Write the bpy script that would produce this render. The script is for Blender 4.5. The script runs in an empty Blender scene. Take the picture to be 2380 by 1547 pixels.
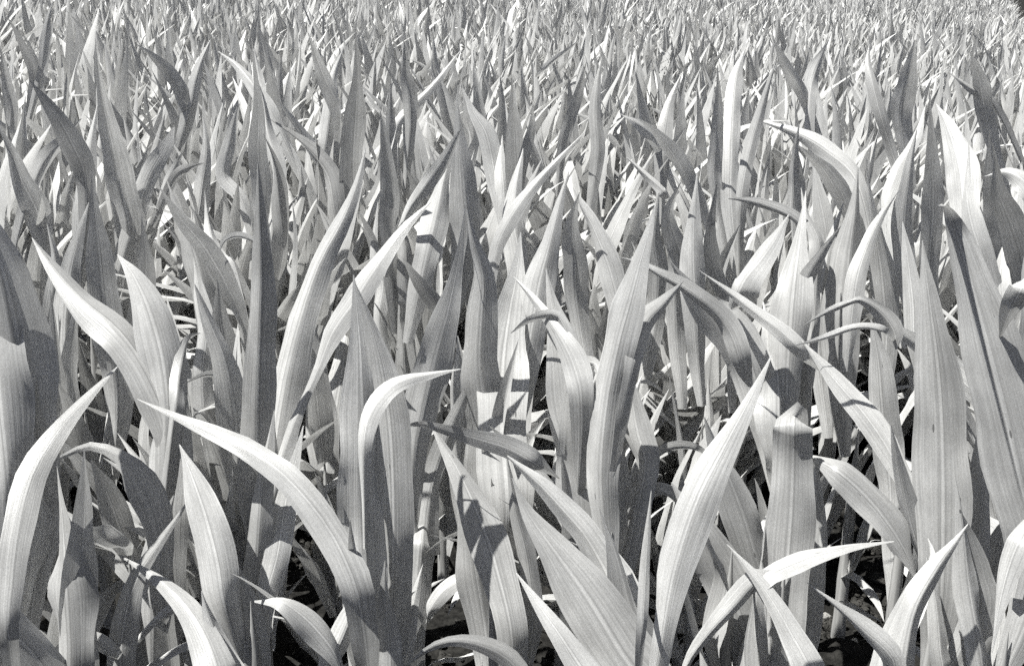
import bpy, math, random
import numpy as np
from mathutils import Vector

SC = bpy.context.scene
COL = SC.collection
RNG = np.random.default_rng(11)
random.seed(5)

# ------------------------------------------------------------------ camera
CAM_H = 1.65
LENS = 40.0
PITCH = math.radians(18.0)
SLOPE = 0.050                      # the field falls away to the right
cam_d = bpy.data.cameras.new('camera')
cam = bpy.data.objects.new('camera', cam_d)
COL.objects.link(cam)
cam.location = (0, 0, CAM_H)
cam.rotation_euler = (math.radians(90) - PITCH, 0, 0)
cam_d.lens = LENS
cam_d.sensor_width = 36.0
cam_d.clip_start = 0.05
cam_d.clip_end = 2000
SC.camera = cam

PW, PH = 2380.0, 1547.0            # the units the tracing below was made in
FPX = LENS / 36.0 * PW
CP, SP = math.cos(PITCH), math.sin(PITCH)
EYE = np.array([0.0, 0.0, CAM_H])


def at(px, py, Y):
    """the place in the field at distance Y (metres ahead) seen at a spot of the photograph"""
    a = (px - PW / 2) / FPX
    b = -(py - PH / 2) / FPX
    d = np.array([a, CP + b * SP, -SP + b * CP])
    return EYE + d * (Y / d[1])


def ground_z(x, y):
    return -SLOPE * x


# ------------------------------------------------------------------ materials
def new_mat(name):
    m = bpy.data.materials.new(name)
    m.use_nodes = True
    nt = m.node_tree
    nt.nodes.clear()
    return m, nt, nt.nodes, nt.links


def leaf_material():
    m, nt, N, L = new_mat('maize_leaf')
    out = N.new('ShaderNodeOutputMaterial')
    uv = N.new('ShaderNodeUVMap'); uv.uv_map = 'UVMap'
    oi = N.new('ShaderNodeObjectInfo')
    geo = N.new('ShaderNodeNewGeometry')
    # parallel veins: noise stretched along the blade
    add = N.new('ShaderNodeVectorMath'); add.operation = 'ADD'
    cmb = N.new('ShaderNodeCombineXYZ')
    L.new(oi.outputs['Random'], cmb.inputs[0]); L.new(oi.outputs['Random'], cmb.inputs[1])
    sc7 = N.new('ShaderNodeVectorMath'); sc7.operation = 'SCALE'; sc7.inputs['Scale'].default_value = 37.0
    L.new(cmb.outputs[0], sc7.inputs[0])
    L.new(uv.outputs[0], add.inputs[0]); L.new(sc7.outputs[0], add.inputs[1])
    mp = N.new('ShaderNodeMapping'); mp.inputs['Scale'].default_value = (26, 0.9, 1)
    L.new(add.outputs[0], mp.inputs['Vector'])
    n1 = N.new('ShaderNodeTexNoise'); n1.inputs['Scale'].default_value = 1.0; n1.inputs['Detail'].default_value = 3; n1.inputs['Roughness'].default_value = 0.6
    L.new(mp.outputs[0], n1.inputs['Vector'])
    # broad mottling
    mp2 = N.new('ShaderNodeMapping'); mp2.inputs['Scale'].default_value = (2.2, 5, 1)
    L.new(add.outputs[0], mp2.inputs['Vector'])
    n2 = N.new('ShaderNodeTexNoise'); n2.inputs['Scale'].default_value = 1.0; n2.inputs['Detail'].default_value = 4
    L.new(mp2.outputs[0], n2.inputs['Vector'])
    # fine downy speckle
    n3 = N.new('ShaderNodeTexNoise'); n3.inputs['Scale'].default_value = 420; n3.inputs['Detail'].default_value = 2
    L.new(geo.outputs['Position'], n3.inputs['Vector'])
    r1 = N.new('ShaderNodeMapRange'); r1.inputs[1].default_value = 0.3; r1.inputs[2].default_value = 0.7; r1.inputs[3].default_value = 0.76; r1.inputs[4].default_value = 1.12
    L.new(n1.outputs[0], r1.inputs[0])
    r2 = N.new('ShaderNodeMapRange'); r2.inputs[1].default_value = 0.3; r2.inputs[2].default_value = 0.7; r2.inputs[3].default_value = 0.84; r2.inputs[4].default_value = 1.10
    L.new(n2.outputs[0], r2.inputs[0])
    r3 = N.new('ShaderNodeMapRange'); r3.inputs[1].default_value = 0.25; r3.inputs[2].default_value = 0.75; r3.inputs[3].default_value = 0.85; r3.inputs[4].default_value = 1.14
    L.new(n3.outputs[0], r3.inputs[0])
    # midrib: a paler line at u = 0.5 with a darker groove beside it
    sx = N.new('ShaderNodeSeparateXYZ'); L.new(uv.outputs[0], sx.inputs[0])
    s1 = N.new('ShaderNodeMath'); s1.operation = 'SUBTRACT'; s1.inputs[1].default_value = 0.5; L.new(sx.outputs[0], s1.inputs[0])
    ab = N.new('ShaderNodeMath'); ab.operation = 'ABSOLUTE'; L.new(s1.outputs[0], ab.inputs[0])
    cr = N.new('ShaderNodeValToRGB')
    e = cr.color_ramp.elements
    e[0].position = 0.0; e[0].color = (1.18, 1.18, 1.18, 1)
    e[1].position = 0.10; e[1].color = (1, 1, 1, 1)
    k = e.new(0.022); k.color = (1.2, 1.2, 1.2, 1)
    k = e.new(0.045); k.color = (0.76, 0.76, 0.76, 1)
    L.new(ab.outputs[0], cr.inputs[0])
    v = r1.outputs[0]
    for b in (r2.outputs[0], r3.outputs[0], cr.outputs[0]):
        mm = N.new('ShaderNodeMath'); mm.operation = 'MULTIPLY'
        L.new(v, mm.inputs[0]); L.new(b, mm.inputs[1]); v = mm.outputs[0]
    # dry nicks and feeding marks: a few small dark slits along the veins
    mp3 = N.new('ShaderNodeMapping'); mp3.inputs['Scale'].default_value = (9, 7, 1)
    L.new(add.outputs[0], mp3.inputs['Vector'])
    vo = N.new('ShaderNodeTexVoronoi'); vo.inputs['Scale'].default_value = 1.0
    L.new(mp3.outputs[0], vo.inputs['Vector'])
    c1 = N.new('ShaderNodeSeparateColor'); L.new(vo.outputs['Color'], c1.inputs[0])
    rs = N.new('ShaderNodeMapRange'); rs.inputs[1].default_value = 0.905; rs.inputs[2].default_value = 1.0; rs.inputs[3].default_value = 0.0; rs.inputs[4].default_value = 0.17
    L.new(c1.outputs[0], rs.inputs[0])
    lt = N.new('ShaderNodeMath'); lt.operation = 'LESS_THAN'; L.new(vo.outputs['Distance'], lt.inputs[0]); L.new(rs.outputs[0], lt.inputs[1])
    sp = N.new('ShaderNodeMapRange'); sp.inputs[3].default_value = 1.0; sp.inputs[4].default_value = 0.4; L.new(lt.outputs[0], sp.inputs[0])
    mm = N.new('ShaderNodeMath'); mm.operation = 'MULTIPLY'; L.new(v, mm.inputs[0]); L.new(sp.outputs[0], mm.inputs[1]); v = mm.outputs[0]
    # each blade a little lighter or darker
    rr = N.new('ShaderNodeMapRange'); rr.inputs[3].default_value = 0.80; rr.inputs[4].default_value = 1.12
    L.new(oi.outputs['Random'], rr.inputs[0])
    mm = N.new('ShaderNodeMath'); mm.operation = 'MULTIPLY'; L.new(v, mm.inputs[0]); L.new(rr.outputs[0], mm.inputs[1]); v = mm.outputs[0]

    def tint(c):
        q = N.new('ShaderNodeVectorMath'); q.operation = 'SCALE'
        q.inputs[0].default_value = c
        L.new(v, q.inputs['Scale'])
        return q.outputs[0]
    df = N.new('ShaderNodeBsdfDiffuse'); df.inputs['Roughness'].default_value = 0.4
    tr = N.new('ShaderNodeBsdfTranslucent')
    gl = N.new('ShaderNodeBsdfGlossy'); gl.inputs['Roughness'].default_value = 0.42; gl.inputs['Color'].default_value = (0.9, 0.9, 0.9, 1)
    L.new(tint((LEAF_R, LEAF_R * 1.0, LEAF_R * 0.99)), df.inputs['Color'])
    L.new(tint((LEAF_T, LEAF_T * 1.0, LEAF_T * 0.98)), tr.inputs['Color'])
    bp = N.new('ShaderNodeBump'); bp.inputs['Strength'].default_value = 0.35; bp.inputs['Distance'].default_value = 0.002
    L.new(n1.outputs[0], bp.inputs['Height'])
    for s in (df, tr, gl):
        L.new(bp.outputs[0], s.inputs['Normal'])
    ad = N.new('ShaderNodeAddShader'); L.new(df.outputs[0], ad.inputs[0]); L.new(tr.outputs[0], ad.inputs[1])
    mx = N.new('ShaderNodeMixShader'); mx.inputs[0].default_value = 0.045
    L.new(ad.outputs[0], mx.inputs[1]); L.new(gl.outputs[0], mx.inputs[2])
    L.new(mx.outputs[0], out.inputs[0])
    return m


LEAF_R, LEAF_T = 0.37, 0.15


def stalk_material():
    m, nt, N, L = new_mat('maize_stalk')
    out = N.new('ShaderNodeOutputMaterial')
    b = N.new('ShaderNodeBsdfPrincipled')
    tc = N.new('ShaderNodeTexCoord')
    mp = N.new('ShaderNodeMapping'); mp.inputs['Scale'].default_value = (160, 160, 6)
    n = N.new('ShaderNodeTexNoise'); n.inputs['Detail'].default_value = 3; n.inputs['Scale'].default_value = 1
    L.new(tc.outputs['Object'], mp.inputs[0]); L.new(mp.outputs[0], n.inputs['Vector'])
    cr = N.new('ShaderNodeValToRGB')
    cr.color_ramp.elements[0].position = 0.3; cr.color_ramp.elements[0].color = (0.2, 0.2, 0.198, 1)
    cr.color_ramp.elements[1].position = 0.75; cr.color_ramp.elements[1].color = (0.38, 0.38, 0.375, 1)
    L.new(n.outputs[0], cr.inputs[0]); L.new(cr.outputs[0], b.inputs['Base Color'])
    b.inputs['Roughness'].default_value = 0.5
    L.new(b.outputs[0], out.inputs[0])
    return m


def soil_material(name, lo, hi, scale):
    m, nt, N, L = new_mat(name)
    out = N.new('ShaderNodeOutputMaterial')
    b = N.new('ShaderNodeBsdfPrincipled'); b.inputs['Roughness'].default_value = 0.95
    b.inputs['Specular IOR Level'].default_value = 0.12
    g = N.new('ShaderNodeNewGeometry')
    n = N.new('ShaderNodeTexNoise'); n.inputs['Scale'].default_value = scale; n.inputs['Detail'].default_value = 6; n.inputs['Roughness'].default_value = 0.7
    L.new(g.outputs['Position'], n.inputs['Vector'])
    cr = N.new('ShaderNodeValToRGB')
    cr.color_ramp.elements[0].position = 0.32; cr.color_ramp.elements[0].color = (lo, lo * 0.99, lo * 0.97, 1)
    cr.color_ramp.elements[1].position = 0.72; cr.color_ramp.elements[1].color = (hi, hi * 0.97, hi * 0.9, 1)
    L.new(n.outputs[0], cr.inputs[0]); L.new(cr.outputs[0], b.inputs['Base Color'])
    n2 = N.new('ShaderNodeTexNoise'); n2.inputs['Scale'].default_value = scale * 5; n2.inputs['Detail'].default_value = 5
    L.new(g.outputs['Position'], n2.inputs['Vector'])
    bp = N.new('ShaderNodeBump'); bp.inputs['Strength'].default_value = 0.8; bp.inputs['Distance'].default_value = 0.006
    L.new(n2.outputs[0], bp.inputs['Height']); L.new(bp.outputs[0], b.inputs['Normal'])
    L.new(b.outputs[0], out.inputs[0])
    return m


M_LEAF = leaf_material()
M_STALK = stalk_material()
M_SOIL = soil_material('dark_soil', 0.003, 0.028, 38)
M_CLOD = soil_material('soil_crumb', 0.006, 0.065, 60)
M_STONE = soil_material('pale_stone', 0.16, 0.38, 50)
M_STRAW = soil_material('dry_straw', 0.35, 0.55, 40)


# ------------------------------------------------------------------ mesh helpers
def mesh_np(name, V, F, mat, UV=None, smooth=True):
    """one mesh from numpy arrays; F is (n,4) or (n,3)"""
    me = bpy.data.meshes.new(name)
    V = np.asarray(V, np.float32); F = np.asarray(F, np.int32)
    n, k = F.shape
    me.vertices.add(len(V)); me.vertices.foreach_set('co', V.ravel())
    me.loops.add(n * k); me.loops.foreach_set('vertex_index', F.ravel())
    me.polygons.add(n)
    me.polygons.foreach_set('loop_start', np.arange(0, n * k, k, dtype=np.int32))
    me.polygons.foreach_set('loop_total', np.full(n, k, np.int32))
    me.polygons.foreach_set('use_smooth', np.full(n, smooth))
    if UV is not None:
        l = me.uv_layers.new(name='UVMap')
        l.data.foreach_set('uv', np.asarray(UV, np.float32)[F.ravel()].ravel())
    me.materials.append(mat)
    me.update(calc_edges=True)
    return me


def spline(P, n):
    """Catmull-Rom through the rows of P, n+1 samples evenly in chord length"""
    P = np.asarray(P, float)
    if len(P) == 2:
        t = np.linspace(0, 1, n + 1)[:, None]
        return P[0] * (1 - t) + P[1] * t
    d = np.r_[0, np.cumsum(np.maximum(1e-6, np.linalg.norm(np.diff(P[:, :3], axis=0), axis=1)) ** 0.75)]
    d /= d[-1]
    m = np.zeros_like(P)
    m[1:-1] = (P[2:] - P[:-2]) / (d[2:] - d[:-2])[:, None]
    m[0] = (P[1] - P[0]) / (d[1] - d[0]); m[-1] = (P[-1] - P[-2]) / (d[-1] - d[-2])
    s = np.linspace(0, 1, n + 1)
    i = np.clip(np.searchsorted(d, s, side='right') - 1, 0, len(P) - 2)
    h = (d[i + 1] - d[i])[:, None]
    t = ((s - d[i]) / h[:, 0])[:, None]
    return ((2 * t**3 - 3 * t**2 + 1) * P[i] + (t**3 - 2 * t**2 + t) * h * m[i] + (-2 * t**3 + 3 * t**2) * P[i + 1] + (t**3 - t**2) * h * m[i + 1])


def unit(a):
    return a / np.maximum(1e-9, np.linalg.norm(a, axis=-1, keepdims=True))


def blade(C, W, side, nc, fold, ruffle, rng, v0=0.0):
    """a maize leaf: centre line C (n,3), full width W (n,), side vectors (n,3); channelled along the midrib, wavy and a little torn at the edges"""
    n = len(C)
    s = np.r_[0, np.cumsum(np.linalg.norm(np.diff(C, axis=0), axis=1))]
    tt = s / s[-1]
    T = unit(np.gradient(C, axis=0))
    side = unit(side - T * np.sum(side * T, axis=1, keepdims=True))
    nor = np.cross(side, T)
    # the blade wanders and kinks a little along its way
    k0 = rng.uniform(0.35, 0.8)
    kink = rng.normal(0, 0.008) * np.maximum(0, tt - k0) / (1 - k0) * s[-1] / 0.5
    C = C + nor * (rng.normal(0, 0.004) * np.sin(tt * rng.uniform(7, 12) + rng.uniform(0, 6)) * np.minimum(1, tt * 5) + kink)[:, None]
    u = np.linspace(-1, 1, nc + 1)
    ph = rng.uniform(0, 6.28, 4); fr = rng.uniform(16, 30, 2)
    asym = rng.uniform(0.55, 1.25, 2)
    V = np.zeros((n, nc + 1, 3)); UV = np.zeros((n, nc + 1, 2))
    f = np.asarray(fold) * np.ones(n)
    amp = ruffle * (0.6 + 0.8 * rng.random()) * (0.35 + 0.65 * np.sin(np.pi * np.clip(tt * 1.05, 0, 1)))
    for j, a in enumerate(u):
        e = 0 if a < 0 else 1
        fe = np.clip(f * asym[e] + 0.25 * np.sin(tt * 5 + ph[2 + e]), -0.2, 1.25)
        lift = np.abs(a) ** 1.12 * np.sin(fe) * W / 2
        wv = np.sin(s * fr[e] + ph[e]) + 0.5 * np.sin(s * fr[e] * 2.3 + ph[1 - e])
        rip = amp * W * (np.abs(a) ** 2.2) * wv * np.minimum(1, W / 0.04)
        reach = a * W / 2 * np.cos(fe) * (1 + 0.07 * np.abs(a) * np.sin(s * fr[e] * 1.3 + ph[3 - e]))
        V[:, j] = C + side * reach[:, None] + nor * (lift + rip)[:, None]
        UV[:, j, 0] = a / 2 + 0.5
        UV[:, j, 1] = s / 0.35 + v0
    idx = np.arange(n * (nc + 1)).reshape(n, nc + 1)
    F = np.stack([idx[:-1, :-1], idx[:-1, 1:], idx[1:, 1:], idx[1:, :-1]], -1).reshape(-1, 4)
    return V.reshape(-1, 3), F, UV.reshape(-1, 2)


def tube(C, R, k=8):
    C = np.asarray(C, float); R = np.asarray(R, float)
    n = len(C)
    T = unit(np.gradient(C, axis=0))
    a = unit(np.cross(T, np.array([0.3, 1, 0.05])))
    b = np.cross(T, a)
    th = np.linspace(0, 2 * np.pi, k, endpoint=False)
    V = C[:, None] + R[:, None, None] * (np.cos(th)[None, :, None] * a[:, None] + np.sin(th)[None, :, None] * b[:, None])
    idx = np.arange(n * k).reshape(n, k)
    nx = np.roll(idx, -1, axis=1)
    F = np.stack([idx[:-1], nx[:-1], nx[1:], idx[1:]], -1).reshape(-1, 4)
    UV = np.zeros((n * k, 2))
    UV[:, 0] = np.tile(th / 6.283, n); UV[:, 1] = np.repeat(C[:, 2] * 3, k)
    return V.reshape(-1, 3), F, UV


def link(name, me, parent=None):
    o = bpy.data.objects.new(name, me)
    COL.objects.link(o)
    if parent is not None:
        o.parent = parent
    return o


def empty(name, loc):
    o = bpy.data.objects.new(name, None)
    o.empty_display_size = 0.05
    COL.objects.link(o)
    o.location = loc
    return o


def tag(o, label=None, cat=None, group=None, kind=None):
    for k, v in (('label', label), ('category', cat), ('group', group), ('kind', kind)):
        if v:
            o[k] = v
    return o


def stalk_geo(h, rng, lean=(0, 0), r0=0.016, k=8):
    n = 13
    t = np.linspace(0, 1, n)
    C = np.zeros((n, 3))
    C[:, 0] = lean[0] * t**1.5; C[:, 1] = lean[1] * t**1.5; C[:, 2] = -0.03 + (h + 0.03) * t
    R = r0 * (1.1 - 0.45 * t) * (1 + 0.10 * (np.arange(n) % 3 == 1)) * np.clip((1.02 - t) / 0.25, 0.03, 1)
    return tube(C, R, k)


# ------------------------------------------------------------------ a maize plant, grown
def width_profile(t, sharp=1.0):
    rise = 0.55 + 0.45 * np.sin(np.clip(t / 0.34, 0, 1) * np.pi / 2)
    fall = np.where(t < 0.34, 1.0, np.clip(1 - ((t - 0.34) / 0.66) ** (1.75 * sharp), 0, 1))
    return rise * fall + 0.004


def grow(rng, seg, nc, height=1.0, wide=1.12):
    """leaves and stalk height of one plant in its own coordinates"""
    leaves = []
    az0 = rng.uniform(0, 6.283)
    nl = rng.integers(8, 11)
    H = 1.07 * height * rng.uniform(0.86, 1.13)
    hs = H * rng.uniform(0.46, 0.54)
    for i in range(nl):
        q = i / (nl - 1)
        z0 = hs * (0.10 + 0.90 * q**0.8)
        az = az0 + (i % 2) * math.pi + rng.normal(0, 0.4)
        if q > 0.62:                                              # the whorl: spears that stand nearly straight
            inc = math.radians(abs(rng.normal(0, 26)) + 4)
            bend = math.radians(rng.normal(4, 13) + (rng.uniform(30, 80) if rng.random() < 0.12 else 0))
            L = (H * rng.uniform(0.86, 1.04) - z0) * 1.03
            w = rng.uniform(0.064, 0.100) * (1 - 0.2 * (q > 0.93))
        else:
            inc = math.radians(50 - 30 * q + rng.normal(0, 9))
            bend = math.radians(rng.uniform(5, 48) * (1 - 0.4 * q))
            L = H * (0.26 + 0.42 * q / 0.62) * rng.uniform(0.85, 1.12)
            w = rng.uniform(0.058, 0.088) * (0.6 + 0.4 * min(1, q / 0.4))
            if rng.random() < 0.18 and q > 0.25:
                bend += math.radians(rng.uniform(35, 80))         # some blades arch right over
        inc = max(inc, 0.03)
        n = seg
        t = np.linspace(0, 1, n + 1)
        ang = inc * (0.45 + 0.55 * np.clip(t * 5, 0, 1)) + bend * t**1.8
        ds = L / n
        r = np.r_[0, np.cumsum(np.sin(ang[1:]) * ds)]
        z = np.r_[0, np.cumsum(np.cos(ang[1:]) * ds)] + z0
        sway = rng.normal(0, 0.045) * t**2
        d = np.array([math.cos(az), math.sin(az)]); p = np.array([-d[1], d[0]])
        C = np.stack([d[0] * (r + 0.008) + p[0] * sway, d[1] * (r + 0.008) + p[1] * sway, np.maximum(z, 0.02)], 1)
        tw = rng.normal(0, 0.3) + rng.normal(0, 0.5) * t**1.4
        T = unit(np.gradient(C, axis=0))
        s0 = np.tile(np.array([p[0], p[1], 0.0]), (n + 1, 1))
        up = np.cross(s0, T)
        side = s0 * np.cos(tw)[:, None] + up * np.sin(tw)[:, None]
        W = w * wide * width_profile(t, rng.uniform(0.62, 0.95))
        fold = rng.uniform(0.2, 0.65) * (1.15 - 0.5 * t) + np.clip(0.25 - t, 0, 1)
        leaves.append(blade(C, W, side, nc, fold, rng.uniform(0.02, 0.08), rng, rng.uniform(0, 9)))
    return leaves, hs * 1.02


# ------------------------------------------------------------------ traced plants
f_ = FPX
NICK = []
PLANTS = []            # (x, y, r) of everything standing, to keep the grown plants off them


def traced_leaf(spec, Y, sx, sy, gz, rng):
    pts, o = spec
    lean = o.get('lean', 0.0) + (0.05 if Y < 2.4 else 0.0)
    P = np.array([p[:3] for p in pts], float)
    cum = np.r_[0, np.cumsum(np.linalg.norm(np.diff(P[:, :2], axis=0), axis=1))]
    q = cum / cum[-1]
    dy = np.array([p[3] if len(p) > 3 else lean * q[i] ** 1.3 for i, p in enumerate(pts)])
    Yb = Y + o.get('dy', 0.0)
    X = np.array([at(P[i, 0], P[i, 1], Yb + dy[i]) for i in range(len(P))])
    dist = np.linalg.norm(X - EYE, axis=1)
    w = P[:, 2] / f_ * dist * CP * o.get('ws', 0.88 if Y < 2.4 else 0.72)
    a0, a1 = o.get('tw', (rng.normal(0, 18), rng.normal(0, 30)))
    a1 += rng.normal(0, 8)
    tw = np.radians(a0 + (a1 - a0) * q)
    w = w / np.maximum(0.7, np.cos(tw))
    # run the foot of the blade down into the stalk
    foot = np.array([sx, sy, X[0][2] - 0.16 - 1.6 * np.hypot(X[0][0] - sx, X[0][1] - sy)])
    if Y >= 2.4:
        foot = 0.45 * foot + 0.55 * (X[0] - unit(X[1] - X[0]) * 0.2)
    if o.get('foot', True):
        X = np.vstack([foot, X]); w = np.r_[min(0.024, w[0] * 0.5), w]; tw = np.r_[tw[0], tw]
    Q = spline(np.column_stack([X, w, tw]), o.get('seg', 26))
    C = Q[:, :3].copy(); W = Q[:, 3]; tw = Q[:, 4]
    W = np.maximum(W * (1 - 0.38 * np.clip((np.linspace(0, 1, len(C)) - 0.68) / 0.3, 0, 1)), 0.0012)
    if not o.get('foot', True) and pts[0][2] > 10:
        t = np.linspace(0, 1, len(C))
        k = np.clip(1 - t / 0.22, 0, 1) ** 2
        C = C + unit(C - EYE) * (k * 0.09)[:, None]
        W = W * (1 - 0.75 * k)
    T = unit(np.gradient(C, axis=0))
    V = unit(C - EYE)
    s0 = unit(np.cross(T, V))
    up = np.cross(s0, T)
    side = s0 * np.cos(tw)[:, None] + up * np.sin(tw)[:, None]
    fold = o.get('fold', rng.uniform(0.35, 0.75))
    W = W / max(0.75, math.cos(fold * 0.9))
    sgn = o.get('face', 1)
    return blade(C, W, side * sgn, 8, fold * np.linspace(1.1, 0.75, len(C)), o.get('ruf', rng.uniform(0.05, 0.14) * (1 if Y < 2.4 else 0.6)), rng, rng.uniform(0, 9))


def traced_plant(label, x, Y, leaves, low=2, group='maize plants at the front of the field', more=4):
    rng = np.random.default_rng(int(abs(x) * 7 + Y * 1000))
    g = at(x, 1300, Y)
    sx, sy = float(g[0]), float(Y)
    gz = ground_z(sx, sy)
    root = empty('maize_plant', (sx, sy, gz))
    tag(root, label, 'maize plant', group)
    org = np.array([sx, sy, gz])
    top = 0.3
    for sp in leaves:
        b = at(sp[0][0][0], sp[0][0][1], Y)
        top = max(top, min(0.6, b[2] - gz))
        V, F, UV = traced_leaf(sp, Y, sx, sy, gz, rng)
        link('leaf', mesh_np('leaf', V - org, F, M_LEAF, UV), root)
    for i in range(more):                      # more blades round the same stalk, half hidden
        L = rng.uniform(0.32, 0.55); az = rng.uniform(0, 6.283); z0 = rng.uniform(0.12, 0.42)
        t = np.linspace(0, 1, 19)
        ang = math.radians(rng.uniform(4, 20)) + math.radians(rng.uniform(-5, 40)) * t**1.7
        ds = L / 18
        r = np.r_[0, np.cumsum(np.sin(ang[1:]) * ds)]; z = np.r_[0, np.cumsum(np.cos(ang[1:]) * ds)] + z0
        d = np.array([math.cos(az), math.sin(az), 0]); p = np.array([-d[1], d[0], 0])
        C = d * (r + .008)[:, None] + np.array([0, 0, 1]) * z[:, None] + p * (rng.normal(0, .05) * t**2)[:, None]
        Tt = unit(np.gradient(C, axis=0)); tw = rng.normal(0, .3) + rng.normal(0, .8) * t
        side = p * np.cos(tw)[:, None] + np.cross(p, Tt) * np.sin(tw)[:, None]
        V, F, UV = blade(C, rng.uniform(.058, .085) * width_profile(t, .8), side, 6, rng.uniform(.3, .7), .06, rng, rng.uniform(0, 9))
        link('leaf', mesh_np('leaf', V, F, M_LEAF, UV), root)
    for i in range(low):                                # the small old leaves near the ground
        L = rng.uniform(0.2, 0.34); az = rng.uniform(0, 6.283)
        t = np.linspace(0, 1, 13)
        ang = math.radians(45) + math.radians(rng.uniform(50, 100)) * t
        ds = L / 12
        r = np.r_[0, np.cumsum(np.sin(ang[1:]) * ds)]; z = np.r_[0, np.cumsum(np.cos(ang[1:]) * ds)] + 0.10 + 0.09 * i
        C = np.stack([math.cos(az) * r, math.sin(az) * r, np.maximum(z, 0.012)], 1)
        side = np.tile([-math.sin(az), math.cos(az), 0.3 * rng.normal()], (13, 1))
        V, F, UV = blade(C, 0.042 * width_profile(t), side, 4, 0.35, 0.06, rng)
        link('leaf', mesh_np('leaf', V, F, M_LEAF, UV), root)
    V, F, UV = stalk_geo(top, rng, (0, 0))
    link('stalk', mesh_np('stalk', V, F, M_STALK, UV), root)
    PLANTS.append((sx, sy)); NICK.append(label)
    return root


def lf(*pts, **o):
    return (list(pts), o)


FRONT = 'maize plants at the front of the field'
# each blade: (x, y, width) down its middle from foot to tip as seen in the photograph; lean = metres it moves away from us by the tip
traced_plant('maize plant cut by the left picture edge, with very broad upright blades', -10, 1.75, [
    lf((70, 1250, 120), (60, 1050, 150), (50, 850, 160), (15, 660, 140), (-30, 520, 80), (-75, 380, 4), lean=-.05, tw=(0, 5)),
    lf((20, 1150, 110), (5, 950, 120), (-15, 760, 110), (-60, 560, 50), (-90, 450, 4), lean=.10, dy=-.06),
    lf((85, 1330, 80), (97, 1150, 85), (92, 1000, 55), (78, 868, 4), lean=-.08, dy=.03),
    lf((20, 1480, 40), (25, 1350, 55), (38, 1220, 62), (70, 1090, 66), (130, 985, 52), (200, 900, 32), (268, 822, 3), lean=.26, dy=-.26, tw=(0, 10), ws=1.0),
], low=1)
traced_plant('maize plant at the bottom left corner with a dark blade slanting out of the picture', 170, 1.62, [
    lf((150, 1640, 110), (95, 1545, 105), (20, 1460, 100), (-90, 1370, 60), (-170, 1320, 4), lean=-.18, tw=(0, -20)),
    lf((165, 1640, 90), (160, 1480, 95), (150, 1330, 80), (135, 1200, 45), (118, 1085, 3), lean=.05),
    lf((190, 1600, 80), (185, 1450, 85), (190, 1300, 70), (200, 1150, 40), (205, 1040, 4), lean=-.05, dy=.05),
], low=0, more=0)
traced_plant('maize plant near the left with one long pale blade curving up to the left', 385, 2.05, [
    lf((395, 1010, 95), (345, 870, 100), (275, 770, 90), (190, 700, 68), (120, 625, 36), (72, 562, 3), lean=.18, tw=(-10, -25)),
    lf((390, 990, 100), (380, 850, 122), (350, 730, 105), (310, 640, 55), (272, 590, 3), lean=.10, tw=(5, 15)),
    lf((405, 960, 45), (420, 860, 38), (440, 790, 22), (468, 777, 3), lean=.12, dy=-.03),
    lf((380, 1400, 60), (372, 1230, 80), (335, 1125, 90), (285, 1062, 42), (215, 1032, 26), (150, 1050, 14), (108, 1072, 3), lean=.03, dy=-.2, tw=(-10, 30)),
    lf((385, 1300, 85), (390, 1150, 90), (400, 1020, 100), (415, 930, 60), (425, 870, 4), lean=.05, dy=.02),
    lf((320, 1330, 40), (285, 1240, 70), (250, 1140, 62), (212, 1062, 4), lean=-.1, dy=.12),
], low=1, more=0)
traced_plant('maize plant with a dark narrow spear rising straight up left of the middle', 600, 2.15, [
    lf((600, 1150, 95), (598, 950, 88), (603, 780, 82), (606, 640, 70), (600, 500, 42), (592, 383, 3), lean=-.16, tw=(-10, 10), fold=.5),
    lf((610, 1330, 70), (628, 1120, 100), (660, 900, 92), (700, 740, 76), (745, 610, 60), (800, 510, 46), (836, 420, 26), (854, 348, 3), lean=.16, tw=(15, 40)),
    lf((640, 1140, 40), (672, 1010, 30), (705, 925, 20), (738, 850, 24), (770, 770, 46), (825, 695, 58), (885, 607, 50), (942, 530, 34), (1002, 468, 3), lean=.2, dy=-.05, tw=(30, 0)),
    lf((560, 1100, 80), (545, 950, 90), (520, 830, 70), (480, 730, 40), (455, 660, 4), lean=-.02, dy=.1),
], low=2)
traced_plant('maize plant low at the left with a blade bending over to the right', 575, 1.72, [
    lf((520, 1400, 85), (505, 1310, 95), (478, 1200, 80), (450, 1110, 56), (424, 1035, 3), lean=.1, tw=(10, 20), dy=-.02),
    lf((590, 1430, 50), (598, 1280, 60), (612, 1140, 62), (632, 1030, 40), (650, 950, 4), lean=-.02, dy=.08),
    lf((610, 1430, 50), (645, 1290, 70), (665, 1160, 55), (690, 1060, 30), (705, 990, 3), lean=.1, dy=.05),
    lf((590, 1395, 22), (650, 1396, 40), (715, 1440, 58), (770, 1505, 52), (800, 1570, 20), (812, 1610, 3), lean=-.05, dy=-.05, tw=(20, 20), foot=False),
    lf((560, 1680, 110), (568, 1540, 112), (560, 1420, 95), (548, 1350, 60), (535, 1290, 4), lean=.03, dy=-.03),
    lf((520, 1600, 95), (485, 1490, 82), (440, 1412, 64), (380, 1352, 46), (318, 1310, 22), (264, 1280, 3), lean=.16, dy=-.16, tw=(-10, -20)),
    lf((575, 1640, 60), (530, 1540, 60), (500, 1450, 45), (485, 1370, 3), lean=0, dy=-.12),
], low=0, more=0)
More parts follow.
